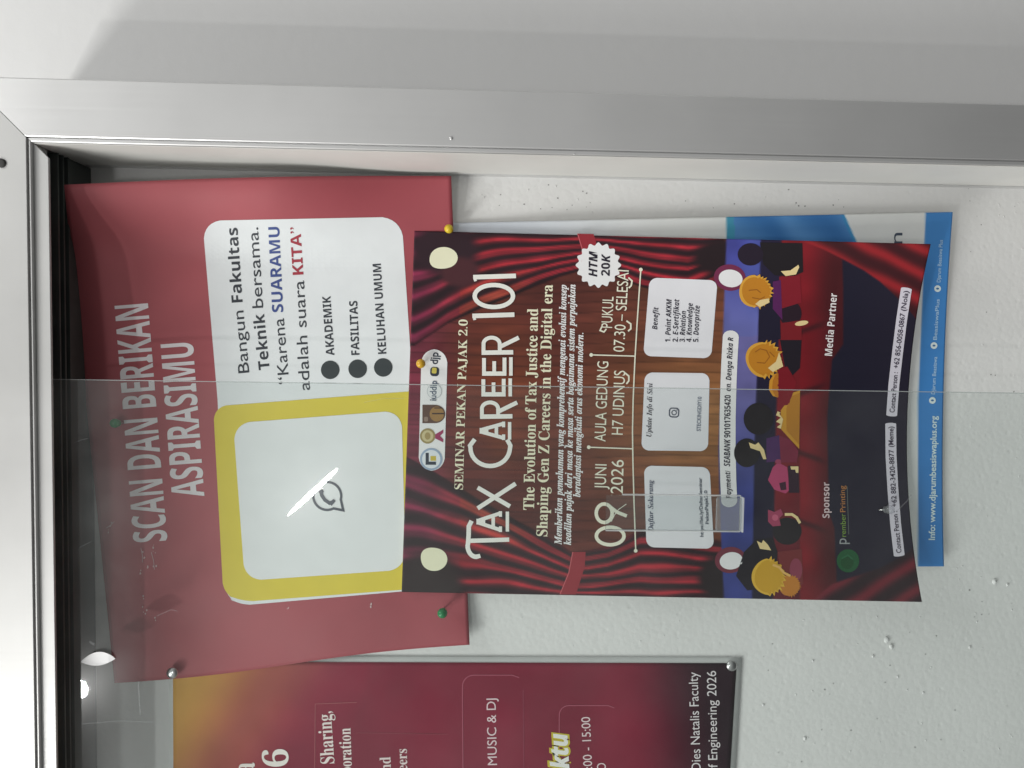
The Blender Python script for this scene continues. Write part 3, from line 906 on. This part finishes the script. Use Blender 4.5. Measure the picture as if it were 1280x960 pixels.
# --- the other lines of type
a = Art(d_sem)
a.text("SEMINAR PEKAN PAJAK 2.0", (578.6, 612), (584.6, 399.5), 10.6, (234, 224, 196), 1, 0.0, 'serif')
a.build("subtitle", sm)
a = Art(d_sem)
a.text("The Evolution of Tax Justice and", (667.5, 637.5), (672.5, 386), 13.4, (236, 224, 196), 1, 0.004, 'serif')
a.text("Shaping Gen Z Careers in the Digital era", (684, 670.5), (690.8, 356), 13.4, (236, 224, 196), 1, 0.004, 'serif')
a.build("subtitle", sm)
a = Art(d_sem)
SCR = (240, 234, 226)
for (s, p0, p1) in (("Memberikan pemahaman yang komprehensif mengenai evolusi konsep", (701.8, 681), (708.3, 356)),
                    ("keadilan pajak dari masa ke masa serta bagaimana sistem perpajakan", (713.6, 681.5), (719.3, 355.5)),
                    ("beradaptasi mengikuti arus ekonomi modern.", (725.2, 621.5), (729.2, 416))):
    a.text(s, p0, p1, 8.6, SCR, 1, 0.012, 'serif_it')
a.build("description", sm)
a = Art(d_sem)
DT = (240, 226, 206)
def sd(pts, w_=2.3, closed=False, lay=[1.0]):
    lay[0] += 0.03
    a.line(pts, w_, DT, lay[0], closed)
sd(arc(762.7, 670, 17.3, 11, 0, 347, 28), 4.4, True)
sd(arc(755.3, 641.5, 10, 11.6, 0, 345, 24), 4.4, True)
sd([(762, 633), (771, 640), (783.5, 645)][::-1] + [], 4.2)
sd([(764, 652), (768, 644), (773, 637), (783, 630)], 0.9)
a.text("JUNI", (757.3, 611.5), (758.3, 580.5), 14.2, DT, 1)
a.text("2026", (778.4, 617), (779.8, 575), 15.2, DT, 1)
a.text("AULA GEDUNG", (756.8, 552), (760.6, 452), 13.8, DT, 1)
a.text("H7 UDINUS", (778.4, 543.5), (781.6, 463.5), 13.8, DT, 1)
a.text("PUKUL", (765.2, 410), (767, 371), 13.6, DT, 1)
a.text("07.30 – SELESAI", (780.2, 440), (786, 338), 13.6, DT, 1)
# ornaments of the display face
sd(arc(763, 468.5, 8, 3, -30, 100, 8)[:0] + [(781, 466), (786, 470), (786, 476), (783, 480)], 2.0)
sd([(785.5, 347), (790, 351), (789, 357), (786, 360)], 2.0)
sd([(783, 401), (788.5, 405), (788.5, 411), (785, 414)], 2.0)
sd([(752.5, 408), (750, 413), (755, 415), (758, 411)], 1.8)
sd([(736, 559), (791.4, 561)], 1.5); sd([(739, 443.6), (794.5, 445.2)], 1.5)
sd([(801, 337), (799, 365), (796.3, 405), (793.6, 450), (791.4, 500), (790.6, 540), (791.2, 580), (792.6, 630), (794.6, 688)], 1.6)
for (x, y) in ((736, 559), (739, 443.6), (801, 337), (794.6, 688.5)): a.ell(x, y, 2.3, 2.3, DT, 2.4)
a.build("date_and_place", sm)

# --- price badge
a = Art(d_sem)
a.poly([(748 + (26.6 + 1.9 * math.cos(16 * t)) * math.cos(t), 331.4 + (26.6 + 1.9 * math.cos(16 * t)) * math.sin(t)) for t in np.linspace(0, 2 * math.pi, 129)[:-1]], (232, 230, 232), 1)
bd = a.build("price_badge", sm)
a = Art(d_sem)
a.text("HTM", (746.3, 346), (746.8, 314), 10.6, (34, 28, 42), 2, 0.004, 'sans_it')
a.text("20K", (762, 345), (762.6, 317.5), 10.6, (34, 28, 42), 2, 0.004, 'sans_it')
a.build("lettering", bd)

# --- logo strip
a = Art(d_sem)
a.rr([(527, 436), (559.5, 437), (555.5, 589), (523, 588)], 16, (226, 226, 226), 1)
ls = a.build("logo_strip", sm)
a = Art(d_sem)
a.ell(539, 574, 14, 14, (150, 168, 190), 2); a.ell(539, 574, 11.5, 11.5, (216, 222, 226), 2.3)
a.poly([(532, 566), (532, 581), (545, 581), (545, 577), (536, 577), (536, 566)], (48, 56, 68), 2.6); a.poly([(538, 570), (538, 576), (545, 576), (545, 570)], (196, 176, 70), 2.6)
a.ell(534.5, 545, 9.6, 9.6, (150, 134, 88), 2); a.ell(534.5, 545, 7.2, 7.2, (196, 184, 140), 2.3); a.ell(534.5, 545, 3.6, 4.6, (158, 140, 92), 2.6)
a.poly([(544, 543), (554, 537), (554, 541), (550, 545), (554, 549), (554, 553), (544, 548)], (150, 52, 92), 2.2)
a.poly([(528, 506), (544, 506)] + arc(544, 517.5, 12.5, 11.5, -80, 80, 12) + [(544, 529), (528, 529)], (92, 68, 58), 2)
a.ell(546, 517.5, 9, 9.4, (150, 116, 70), 2.4); a.line([(540, 517), (555, 517)], 1.6, (60, 44, 42), 2.8); a.line([(543, 510), (552, 510)], 1.4, (74, 52, 46), 2.8)
a.rr([(530, 521), (535, 521), (535, 527), (530, 527)], 1.5, (140, 120, 108), 2.4)
a.ell(543, 489, 9.5, 9.5, (186, 190, 192), 2); a.ell(543, 489, 8.6, 8.6, (218, 220, 220), 2.3)
a.text("iuddip", (545, 501), (546, 476), 8.0, (84, 96, 112), 2.6, 0.02)
a.rr([(538, 458.5), (549, 459), (548.5, 470.5), (537.5, 470)], 3.5, (52, 58, 68), 2); a.rr([(540, 459.5), (546, 459.8), (545.5, 467), (539.5, 466.6)], 1.5, (206, 192, 92), 2.4)
a.text("djp", (547, 455.5), (547.8, 440.5), 9.4, (54, 60, 72), 2, 0.02)
a.build("emblem", ls)

# --- three white panels
PANW = (222, 222, 226)
def panel(corners, rad=9):
    a = Art(d_sem); a.rr(corners, rad, PANW, 1); return a.build("info_panel", sm)
p1 = panel([(812, 347), (897, 350.5), (889, 448), (804, 445)])
p2 = panel([(806, 465.5), (887, 466.5), (885, 564), (801.5, 563)])
p3 = panel([(805, 582), (887, 584), (892.5, 686), (808, 684)])
IK = (46, 44, 58)
a = Art(d_sem)
a.text("Benefit", (821.5, 412), (823, 384), 6.4, IK, 2, 0.0, 'sans_it')
for (s, x, y1) in (("1. Point AKKM", 838.6, 374), ("2. E-Sertifikat", 848, 374), ("3. Relation", 856.6, 389), ("4. Knowledge", 865, 379), ("5. Doorprize", 873.6, 382)):
    a.text(s, (x - 0.8, 427.5), (x + 1, y1), 6.6, IK, 2, 0.0, 'sans_it')
a.build("lettering", p1)
a = Art(d_sem)
a.text("Update Info di Sini", (814, 546), (815.5, 479), 6.2, IK, 2, 0.0, 'serif_it')
a.text("STECKINGDIY10", (875.6, 539), (877, 496), 4.8, (110, 118, 134), 2, 0.02)
a.build("lettering", p2)
a = Art(d_sem)
a.line(round_quad([(837, 510), (848.5, 510.5), (848, 521.5), (836.5, 521)], 3), 1.4, (66, 72, 90), 2, closed=True)
a.line(arc(842.6, 515.8, 2.9, 2.9, 0, 330, 12), 1.1, (66, 72, 90), 2.2, closed=True)
a.ell(846.3, 512.6, 0.7, 0.7, (66, 72, 90), 2.4)
a.build("emblem", p2)
a = Art(d_sem)
a.text("Daftar Sekarang", (816.6, 665), (816.2, 600), 6.4, (40, 50, 84), 2, 0.0, 'serif_it')
a.text("https://bit.ly/DaftarSeminar", (879.2, 671), (877, 597), 4.0, (70, 78, 92), 2, 0.02)
a.text("PekanPajak2.0", (886, 655), (884, 613), 4.0, (70, 78, 92), 2, 0.02)
a.build("lettering", p3)

# --- payment strip, contact strips
def ribbon(art, cl, wd, col, layer, rounded=0.5):
    n = len(cl); L, R = [], []
    for i in range(n):
        d = np.array(cl[min(i + 1, n - 1)], float) - np.array(cl[max(i - 1, 0)], float)
        d /= np.linalg.norm(d); nn = np.array([-d[1], d[0]])
        L.append(np.array(cl[i]) + nn * wd / 2); R.append(np.array(cl[i]) - nn * wd / 2)
    def cap(c, d, sgn):
        d = d / np.linalg.norm(d); nn = np.array([-d[1], d[0]])
        return [tuple(np.array(c) + nn * wd / 2 * math.cos(t) * sgn + d * wd / 2 * rounded * math.sin(t)) for t in np.linspace(0, math.pi, 10)[1:-1]]
    d_end = np.array(cl[-1], float) - np.array(cl[-2], float); d_st = np.array(cl[0], float) - np.array(cl[1], float)
    pts = [tuple(p) for p in L] + cap(cl[-1], d_end, 1) + [tuple(p) for p in R[::-1]] + cap(cl[0], d_st, 1)
    art.poly(pts, col, layer)
a = Art(d_sem)
ribbon(a, [(913.5, 421), (911.8, 450), (910.6, 480), (909.6, 520), (909.4, 560), (910.3, 600), (911.5, 626)], 20, (228, 228, 234), 1, 0.8)
ps = a.build("payment_strip", sm)
a = Art(d_sem)
a.text("Payment/", (914.2, 623), (912.5, 588), 6.6, IK, 2, 0.0, 'sans_it')
a.text("SEABANK 901017635420", (912.4, 583), (913.2, 494), 7.6, IK, 2, 0.0, 'sans_it')
a.text("an. Denga Rizka R", (913.3, 489), (916.5, 422), 6.8, IK, 2, 0.0, 'sans_it')
a.build("lettering", ps)
c1 = [(1133, 361), (1127, 400), (1122, 440), (1117.4, 480), (1114.6, 519)]
c2 = [(1113.4, 530), (1113.8, 570), (1116, 610), (1119.5, 655), (1124, 694)]
for cl, s in ((c1, ("Contact Person :", "+62 856-0058-0867 (Nola)")), (c2, ("Contact Person :", "+62 882-3420-8877 (Meme)"))):
    a = Art(d_sem); ribbon(a, cl, 13.6, (208, 204, 214), 1, 0.22); cs = a.build("contact_strip", sm)
    a = Art(d_sem)
    q = lambda t: (np.interp(t, np.linspace(0, 1, 5), [p[0] for p in cl]) + 3.2, np.interp(t, np.linspace(0, 1, 5), [p[1] for p in cl]))
    a.text(s[0], q(0.98), q(0.66), 6.2, (56, 48, 66), 2, 0.012)
    a.build("lettering", cs)
    a = Art(d_sem)
    a.text(s[1].split(" (")[0], q(0.63), q(0.2), 6.2, (56, 48, 66), 2, 0.012)
    a.build("lettering", cs)
    a = Art(d_sem)
    a.text("(" + s[1].split(" (")[1], q(0.18), q(0.02), 6.2, (56, 48, 66), 2, 0.012)
    a.build("lettering", cs)
a = Art(d_sem)
a.text("Media Partner", (1040, 445), (1046.4, 367), 9.2, (236, 222, 222), 1, 0.0, 'sans')
a.build("lettering", sm)
a = Art(d_sem)
a.text("Sponsor", (1036.8, 647.5), (1036.6, 602.8), 8.6, (206, 186, 188), 1, 0.0, 'sans')
a.build("lettering", sm)
a = Art(d_sem)
a.ell(1060, 701, 14, 14.5, (26, 84, 48), 1); a.ell(1059, 703, 8, 8.5, (22, 72, 38), 1.4); a.line([(1052, 698), (1060, 694), (1066, 699)], 2, (36, 98, 62), 1.8)
a.text("p", (1058, 680), (1058, 673), 13, (150, 154, 156), 1)
a.text("rember", (1057.6, 671), (1056.8, 642), 6.6, (118, 150, 64), 1)
a.text("Printing", (1056.8, 640), (1056, 607), 6.6, (178, 120, 66), 1)
a.line([(1061, 668), (1060, 640), (1059, 608)], 0.8, (92, 100, 98), 1)
a.build("sponsor_logo", sm)

# --- the audience (backs of heads), generic drawn figures
def figure(name, shapes):
    a = Art(d_sem, 10)
    for k, s in enumerate(shapes):
        kind = s[0]
        lay = 1.0 + 0.35 * k
        if kind == 'e': a.ell(s[1], s[2], s[3], s[4], s[5], lay, s[6] if len(s) > 6 else 0)
        if kind == 'p': a.poly(s[1], s[2], lay)
        if kind == 'l': a.line(s[1], s[2], s[3], lay)
        if kind == 'h':     # tousled head: radius wobbling, spiky towards the neck (right)
            cx, cy, rx, ry, col, seed = s[1:]
            rr_ = random.Random(seed)
            pts = []
            t = 0.0
            while t < 2 * math.pi - 0.05:
                side = math.cos(t)
                if side > 0.05:
                    stp = rr_.uniform(0.16, 0.34)
                    for (dt, q) in ((0.0, 0.93 + rr_.uniform(-0.03, 0.03)), (stp * 0.62, 1.0 + rr_.uniform(0.04, 0.2))):
                        pts.append((cx + rx * q * math.cos(t + dt), cy + ry * q * math.sin(t + dt)))
                else:
                    stp = 0.14
                    q = 1 + 0.03 * math.sin(3 * t + seed)
                    pts.append((cx + rx * q * math.cos(t), cy + ry * q * math.sin(t)))
                t += stp
            a.poly(pts, col, lay)
    return a.build(name, sm)
BLK = (28, 23, 28); HAND = (222, 200, 146); GOLD = (188, 124, 34); GLD2 = (212, 158, 60)
figure("audience_figure", [('p', [(950, 303), (1003, 304), (1004, 340), (990, 346), (968, 344), (954, 330)], BLK), ('e', 938, 318, 16, 14, (34, 24, 40)), ('p', [(976, 339), (988, 338), (998, 331), (999, 334), (995, 343), (982, 345)], HAND)])
figure("audience_figure", [('p', [(949, 380), (974, 374), (976, 424), (948, 426)], (28, 24, 44)), ('p', [(974, 346), (1000, 344), (1002, 378), (976, 386)], (124, 24, 38)), ('p', [(966, 352), (976, 350), (978, 400), (966, 386)], (84, 30, 84)),
                           ('h', 944, 364, 20.5, 20, GLD2, 1), ('h', 945, 364, 18, 17.5, GOLD, 2), ('l', [(936, 363), (946, 362), (951, 366)], 1.2, (150, 92, 28)), ('l', [(940, 372), (950, 374), (956, 371)], 1.0, (150, 92, 28)), ('p', [(944, 380), (950, 375), (961, 373), (962, 378), (950, 384)], HAND)])
figure("audience_figure", [('e', 988, 392, 14, 16, (38, 22, 34)), ('p', [(976, 404), (1002, 400), (1002, 425), (976, 425)], (118, 26, 34)), ('e', 1002, 404, 8.5, 3, HAND, -10)])
figure("audience_figure", [('p', [(975, 425), (1002, 425), (1000, 460), (984, 476)], (30, 24, 34)), ('p', [(972, 462), (984, 458), (996, 478), (986, 506), (972, 508)], (120, 22, 34)),
                           ('h', 954, 449, 22, 22, GLD2, 3), ('h', 955, 449, 19, 19.5, GOLD, 4), ('l', [(944, 440), (950, 436), (958, 438), (962, 446), (956, 454), (946, 453)], 1.1, (152, 92, 28)), ('l', [(962, 440), (968, 446)], 1.0, (152, 92, 28)), ('p', [(960, 460), (970, 452), (974, 440), (979, 458), (966, 465)], HAND)])
figure("audience_figure", [('p', [(973, 466), (973, 497), (966, 495), (961, 487), (962, 476), (967, 468)], (204, 142, 46)), ('p', [(973, 466), (973, 497), (969, 495), (965, 487), (966, 476), (969, 469)], (180, 112, 34))])
figure("audience_figure", [('p', [(1005, 487), (990, 491), (981, 506), (976, 513), (976, 536), (984, 545), (999, 561), (1000, 488)], (196, 142, 46)), ('p', [(1000, 491), (990, 495), (983, 510), (983, 538), (999, 556)], (178, 120, 36)),
                           ('e', 948, 523.5, 18.5, 20, BLK), ('p', [(972, 514), (976, 516), (970, 519), (976, 522), (970, 527), (976, 530), (971, 534), (976, 536), (979, 524)], HAND)])
figure("audience_figure", [('p', [(958, 548), (974, 544), (978, 576), (958, 578)], (70, 36, 88)), ('p', [(974, 544), (988, 550), (998, 564), (996, 578), (976, 578)], (118, 34, 58)), ('e', 933.5, 566, 16, 18, (30, 26, 30)),
                           ('p', [(936, 553), (944, 556), (948, 553), (955, 562), (958, 574), (954, 574), (950, 564), (938, 560)], HAND)])
figure("audience_figure", [('p', [(960, 600), (966, 584), (973, 578), (984, 584), (987, 612), (982, 617), (968, 612)], (172, 66, 104)), ('e', 973, 577, 4, 3, (150, 60, 90)), ('p', [(974, 604), (982, 602), (983, 612), (976, 613)], (58, 24, 44)),
                           ('p', [(985, 582), (998, 584), (999, 616), (986, 616)], (44, 22, 38)), ('p', [(988, 583), (998, 583), (998, 591), (995, 591), (994, 587), (989, 587)], HAND)])
figure("audience_figure", [('e', 984, 664, 18, 17, BLK), ('p', [(960, 637), (968, 640), (976, 636), (979, 643), (974, 648), (976, 657), (966, 658), (960, 652)], (152, 62, 90)), ('e', 969, 647, 4, 4, (184, 90, 116)),
                           ('l', [(981, 643), (990, 643), (996, 647), (1000, 654)], 3.4, HAND)])
figure("audience_figure", [('p', [(930, 690), (946, 674), (966, 672), (972, 690), (968, 735), (934, 738), (920, 720)], (26, 22, 30)), ('p', [(946, 676), (952, 679), (954, 675), (960, 681), (964, 688), (950, 686)], HAND)])
figure("audience_figure", [('p', [(972, 690), (1002, 686), (1004, 730), (980, 746)], (112, 42, 44)), ('e', 995, 712, 8, 14, (134, 60, 78)), ('h', 987, 732, 13, 13, (186, 120, 44), 7), ('h', 960, 721, 20, 23, (214, 172, 60), 5), ('h', 961, 721, 17.5, 20.5, (196, 152, 40), 6),
                           ('l', [(966, 706), (974, 709), (980, 716), (988, 720)], 3.0, (216, 172, 96))])

# ------------------------------------------------------------------ pins, tacks and crumbs
def lathe(name, prof, base, axis, mat, parent, n=18):
    """prof: (radius, height above the paper); axis points out of the board"""
    axis = axis.normalized()
    s = axis.orthogonal().normalized(); t = axis.cross(s)
    vs, fs = [], []
    for r_, h in prof:
        for i in range(n):
            a_ = 2 * math.pi * i / n
            vs.append(base + axis * h + (s * math.cos(a_) + t * math.sin(a_)) * r_)
    for k in range(len(prof) - 1):
        for i in range(n):
            fs.append((k * n + i, k * n + (i + 1) % n, (k + 1) * n + (i + 1) % n, (k + 1) * n + i))
    fs.append(tuple(range((len(prof) - 1) * n, len(prof) * n)))
    fs.append(tuple(range(n))[::-1])
    return mesh_obj(name, vs, fs, mat, parent, smooth=True)

def push_pin(px, py, depth_fn, mat, label, tilt=(0, 0), size=1.0, group="ball head push pins", lift=0.0):
    d0 = float(depth_fn(np.array(float(px)), np.array(float(py)))) - 0.0006 - lift
    # the pixel marks the middle of the head
    ax = Vector((tilt[0], -1, tilt[1])).normalized()
    head_h = 0.0085 * size
    hd = V(px, py, d0 + ax.y * head_h)
    base = hd - ax * head_h
    o = empty("push_pin", base, label, "push pin", group)
    k = size * 0.001
    prof = [(2.2 * k, 4.0 * k), (2.7 * k, 4.3 * k), (2.9 * k, 4.9 * k)] + [(3.7 * k * math.sin(math.radians(t)), head_h - 3.7 * k * math.cos(math.radians(t))) for t in range(45, 180, 12)] + [(0.05 * k, head_h + 3.7 * k)]
    lathe("head", prof, base, ax, mat, o)
    lathe("needle", [(0.55 * k, -5 * k), (0.55 * k, 4.1 * k)], base, ax, M["steel"], o, 8)
    return o

push_pin(561, 286, d_sem, M["yellow"], "bright yellow push pin at the top right corner of the seminar poster", (0.1, 0.15), 0.95)
push_pin(526, 454.5, d_sem, M["amber"], "amber push pin beside the seminar poster's white logo strip", (0.05, 0.1), 1.0)
push_pin(143.5, 529, d_scan, M["green"], "green push pin at the upper edge of the dusty red poster, seen through glass", (0.1, 0.2), 1.0)
push_pin(553, 766.5, d_scan, M["green"], "green push pin near the lower edge of the dusty red poster, casting a slanted shadow", (0.05, 0.05), 1.1, lift=0.004)
pc = push_pin(1112, 637, d_sem, M["clear_pin"], "clear colourless push pin on the seminar poster's lower contact strip", (0.25, -0.55), 1.0)

def tack(px, py, y, label):
    b = V(px, py, y)
    o = lathe("thumbtack", [(0.0046, 0.0), (0.0047, 0.0006), (0.0041, 0.0014), (0.0028, 0.0021), (0.0012, 0.0024), (0.0001, 0.0025)], b, Vector((0, -1, 0)), M["steel"], None)
    tag(o, label, "thumbtack", "silver thumbtacks of the crimson poster")
tack(215.5, 841, 0.0672, "silver thumbtack where the crimson poster's sleeve meets the dusty red poster")
tack(914.5, 832, 0.0752, "silver thumbtack by the words Dies Natalis Faculty on the crimson poster")

# leaf shaped white patch at the upper left of the board, with its dark pin
def leaf_patch():
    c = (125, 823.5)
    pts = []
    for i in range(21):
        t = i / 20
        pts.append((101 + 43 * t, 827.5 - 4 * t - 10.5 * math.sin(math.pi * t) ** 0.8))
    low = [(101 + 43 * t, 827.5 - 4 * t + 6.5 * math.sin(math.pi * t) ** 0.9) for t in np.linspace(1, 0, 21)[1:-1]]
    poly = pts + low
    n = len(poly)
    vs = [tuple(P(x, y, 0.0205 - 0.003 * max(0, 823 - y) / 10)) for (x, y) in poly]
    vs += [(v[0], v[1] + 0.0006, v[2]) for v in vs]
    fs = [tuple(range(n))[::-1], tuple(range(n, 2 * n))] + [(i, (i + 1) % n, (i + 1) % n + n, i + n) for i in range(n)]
    o = mesh_obj("white_patch", vs, fs, M["paper"])
    tag(o, "small leaf shaped white patch on the glass near its upper corner", "paper scrap")
leaf_patch()

# crumbs and torn beads of the styrofoam, raised from its face
cv, cf = [], []
def crumb(px, py, r_):
    b = V(px, py, BACK - r_ * 0.25)
    k = len(cv)
    n1, n2 = 7, 4
    for j in range(n2):
        ph = (j + 0.3) / (n2 - 0.4) * math.pi / 2
        for i in range(n1):
            th_ = 2 * math.pi * i / n1
            q = r_ * random.uniform(0.75, 1.25)
            cv.append((b.x + q * math.cos(th_) * math.cos(ph) * 1.2, b.y - q * 0.7 * math.sin(ph), b.z + q * math.sin(th_) * math.cos(ph)))
    for j in range(n2 - 1):
        for i in range(n1):
            cf.append((k + j * n1 + i, k + j * n1 + (i + 1) % n1, k + (j + 1) * n1 + (i + 1) % n1, k + (j + 1) * n1 + i))
    cf.append(tuple(k + (n2 - 1) * n1 + i for i in range(n1)))
for (x, y, r_) in ((1108, 800, 0.0022), (1114, 808, 0.002), (1243, 727, 0.0022), (1259, 731, 0.0013), (1091, 820, 0.0012), (1122, 846, 0.001), (1016, 826, 0.001), (954, 881, 0.001), (1154, 866, 0.001), (1212, 809, 0.0012), (1006, 923, 0.0014)):
    crumb(x, y, r_)
for _ in range(90):
    x, y = random.uniform(590, 1280), random.choice((random.uniform(232, 290), random.uniform(760, 960), random.uniform(760, 960)))
    crumb(x, y, random.uniform(0.0003, 0.0007))
for _ in range(30):
    crumb(random.uniform(1195, 1280), random.uniform(240, 780), random.uniform(0.0003, 0.0007))
tag(mesh_obj("foam_crumbs", cv, cf, M["crumb"], case, smooth=True), kind="stuff")

# old pin holes: tiny dark pits
hv, hf = [], []
for _ in range(60):
    x, y = (random.uniform(600, 1275), random.uniform(230, 262)) if random.random() < 0.4 else (random.uniform(940, 1275), random.uniform(765, 955)) if random.random() < 0.7 else (random.uniform(1200, 1275), random.uniform(250, 760))
    b = V(x, y, BACK - 0.0002); q = random.uniform(0.0003, 0.0007); k = len(hv)
    for i in range(7):
        t_ = 2 * math.pi * i / 7; rr_ = q * random.uniform(0.7, 1.3)
        hv.append((b.x + rr_ * math.cos(t_), b.y, b.z + rr_ * math.sin(t_)))
    hf.append(tuple(range(k, k + 7)))
M["hole"] = principled("pin_hole", (0.30, 0.30, 0.29), 0.9)[0]
tag(mesh_obj("pin_holes", hv, hf, M["hole"], case), kind="stuff")
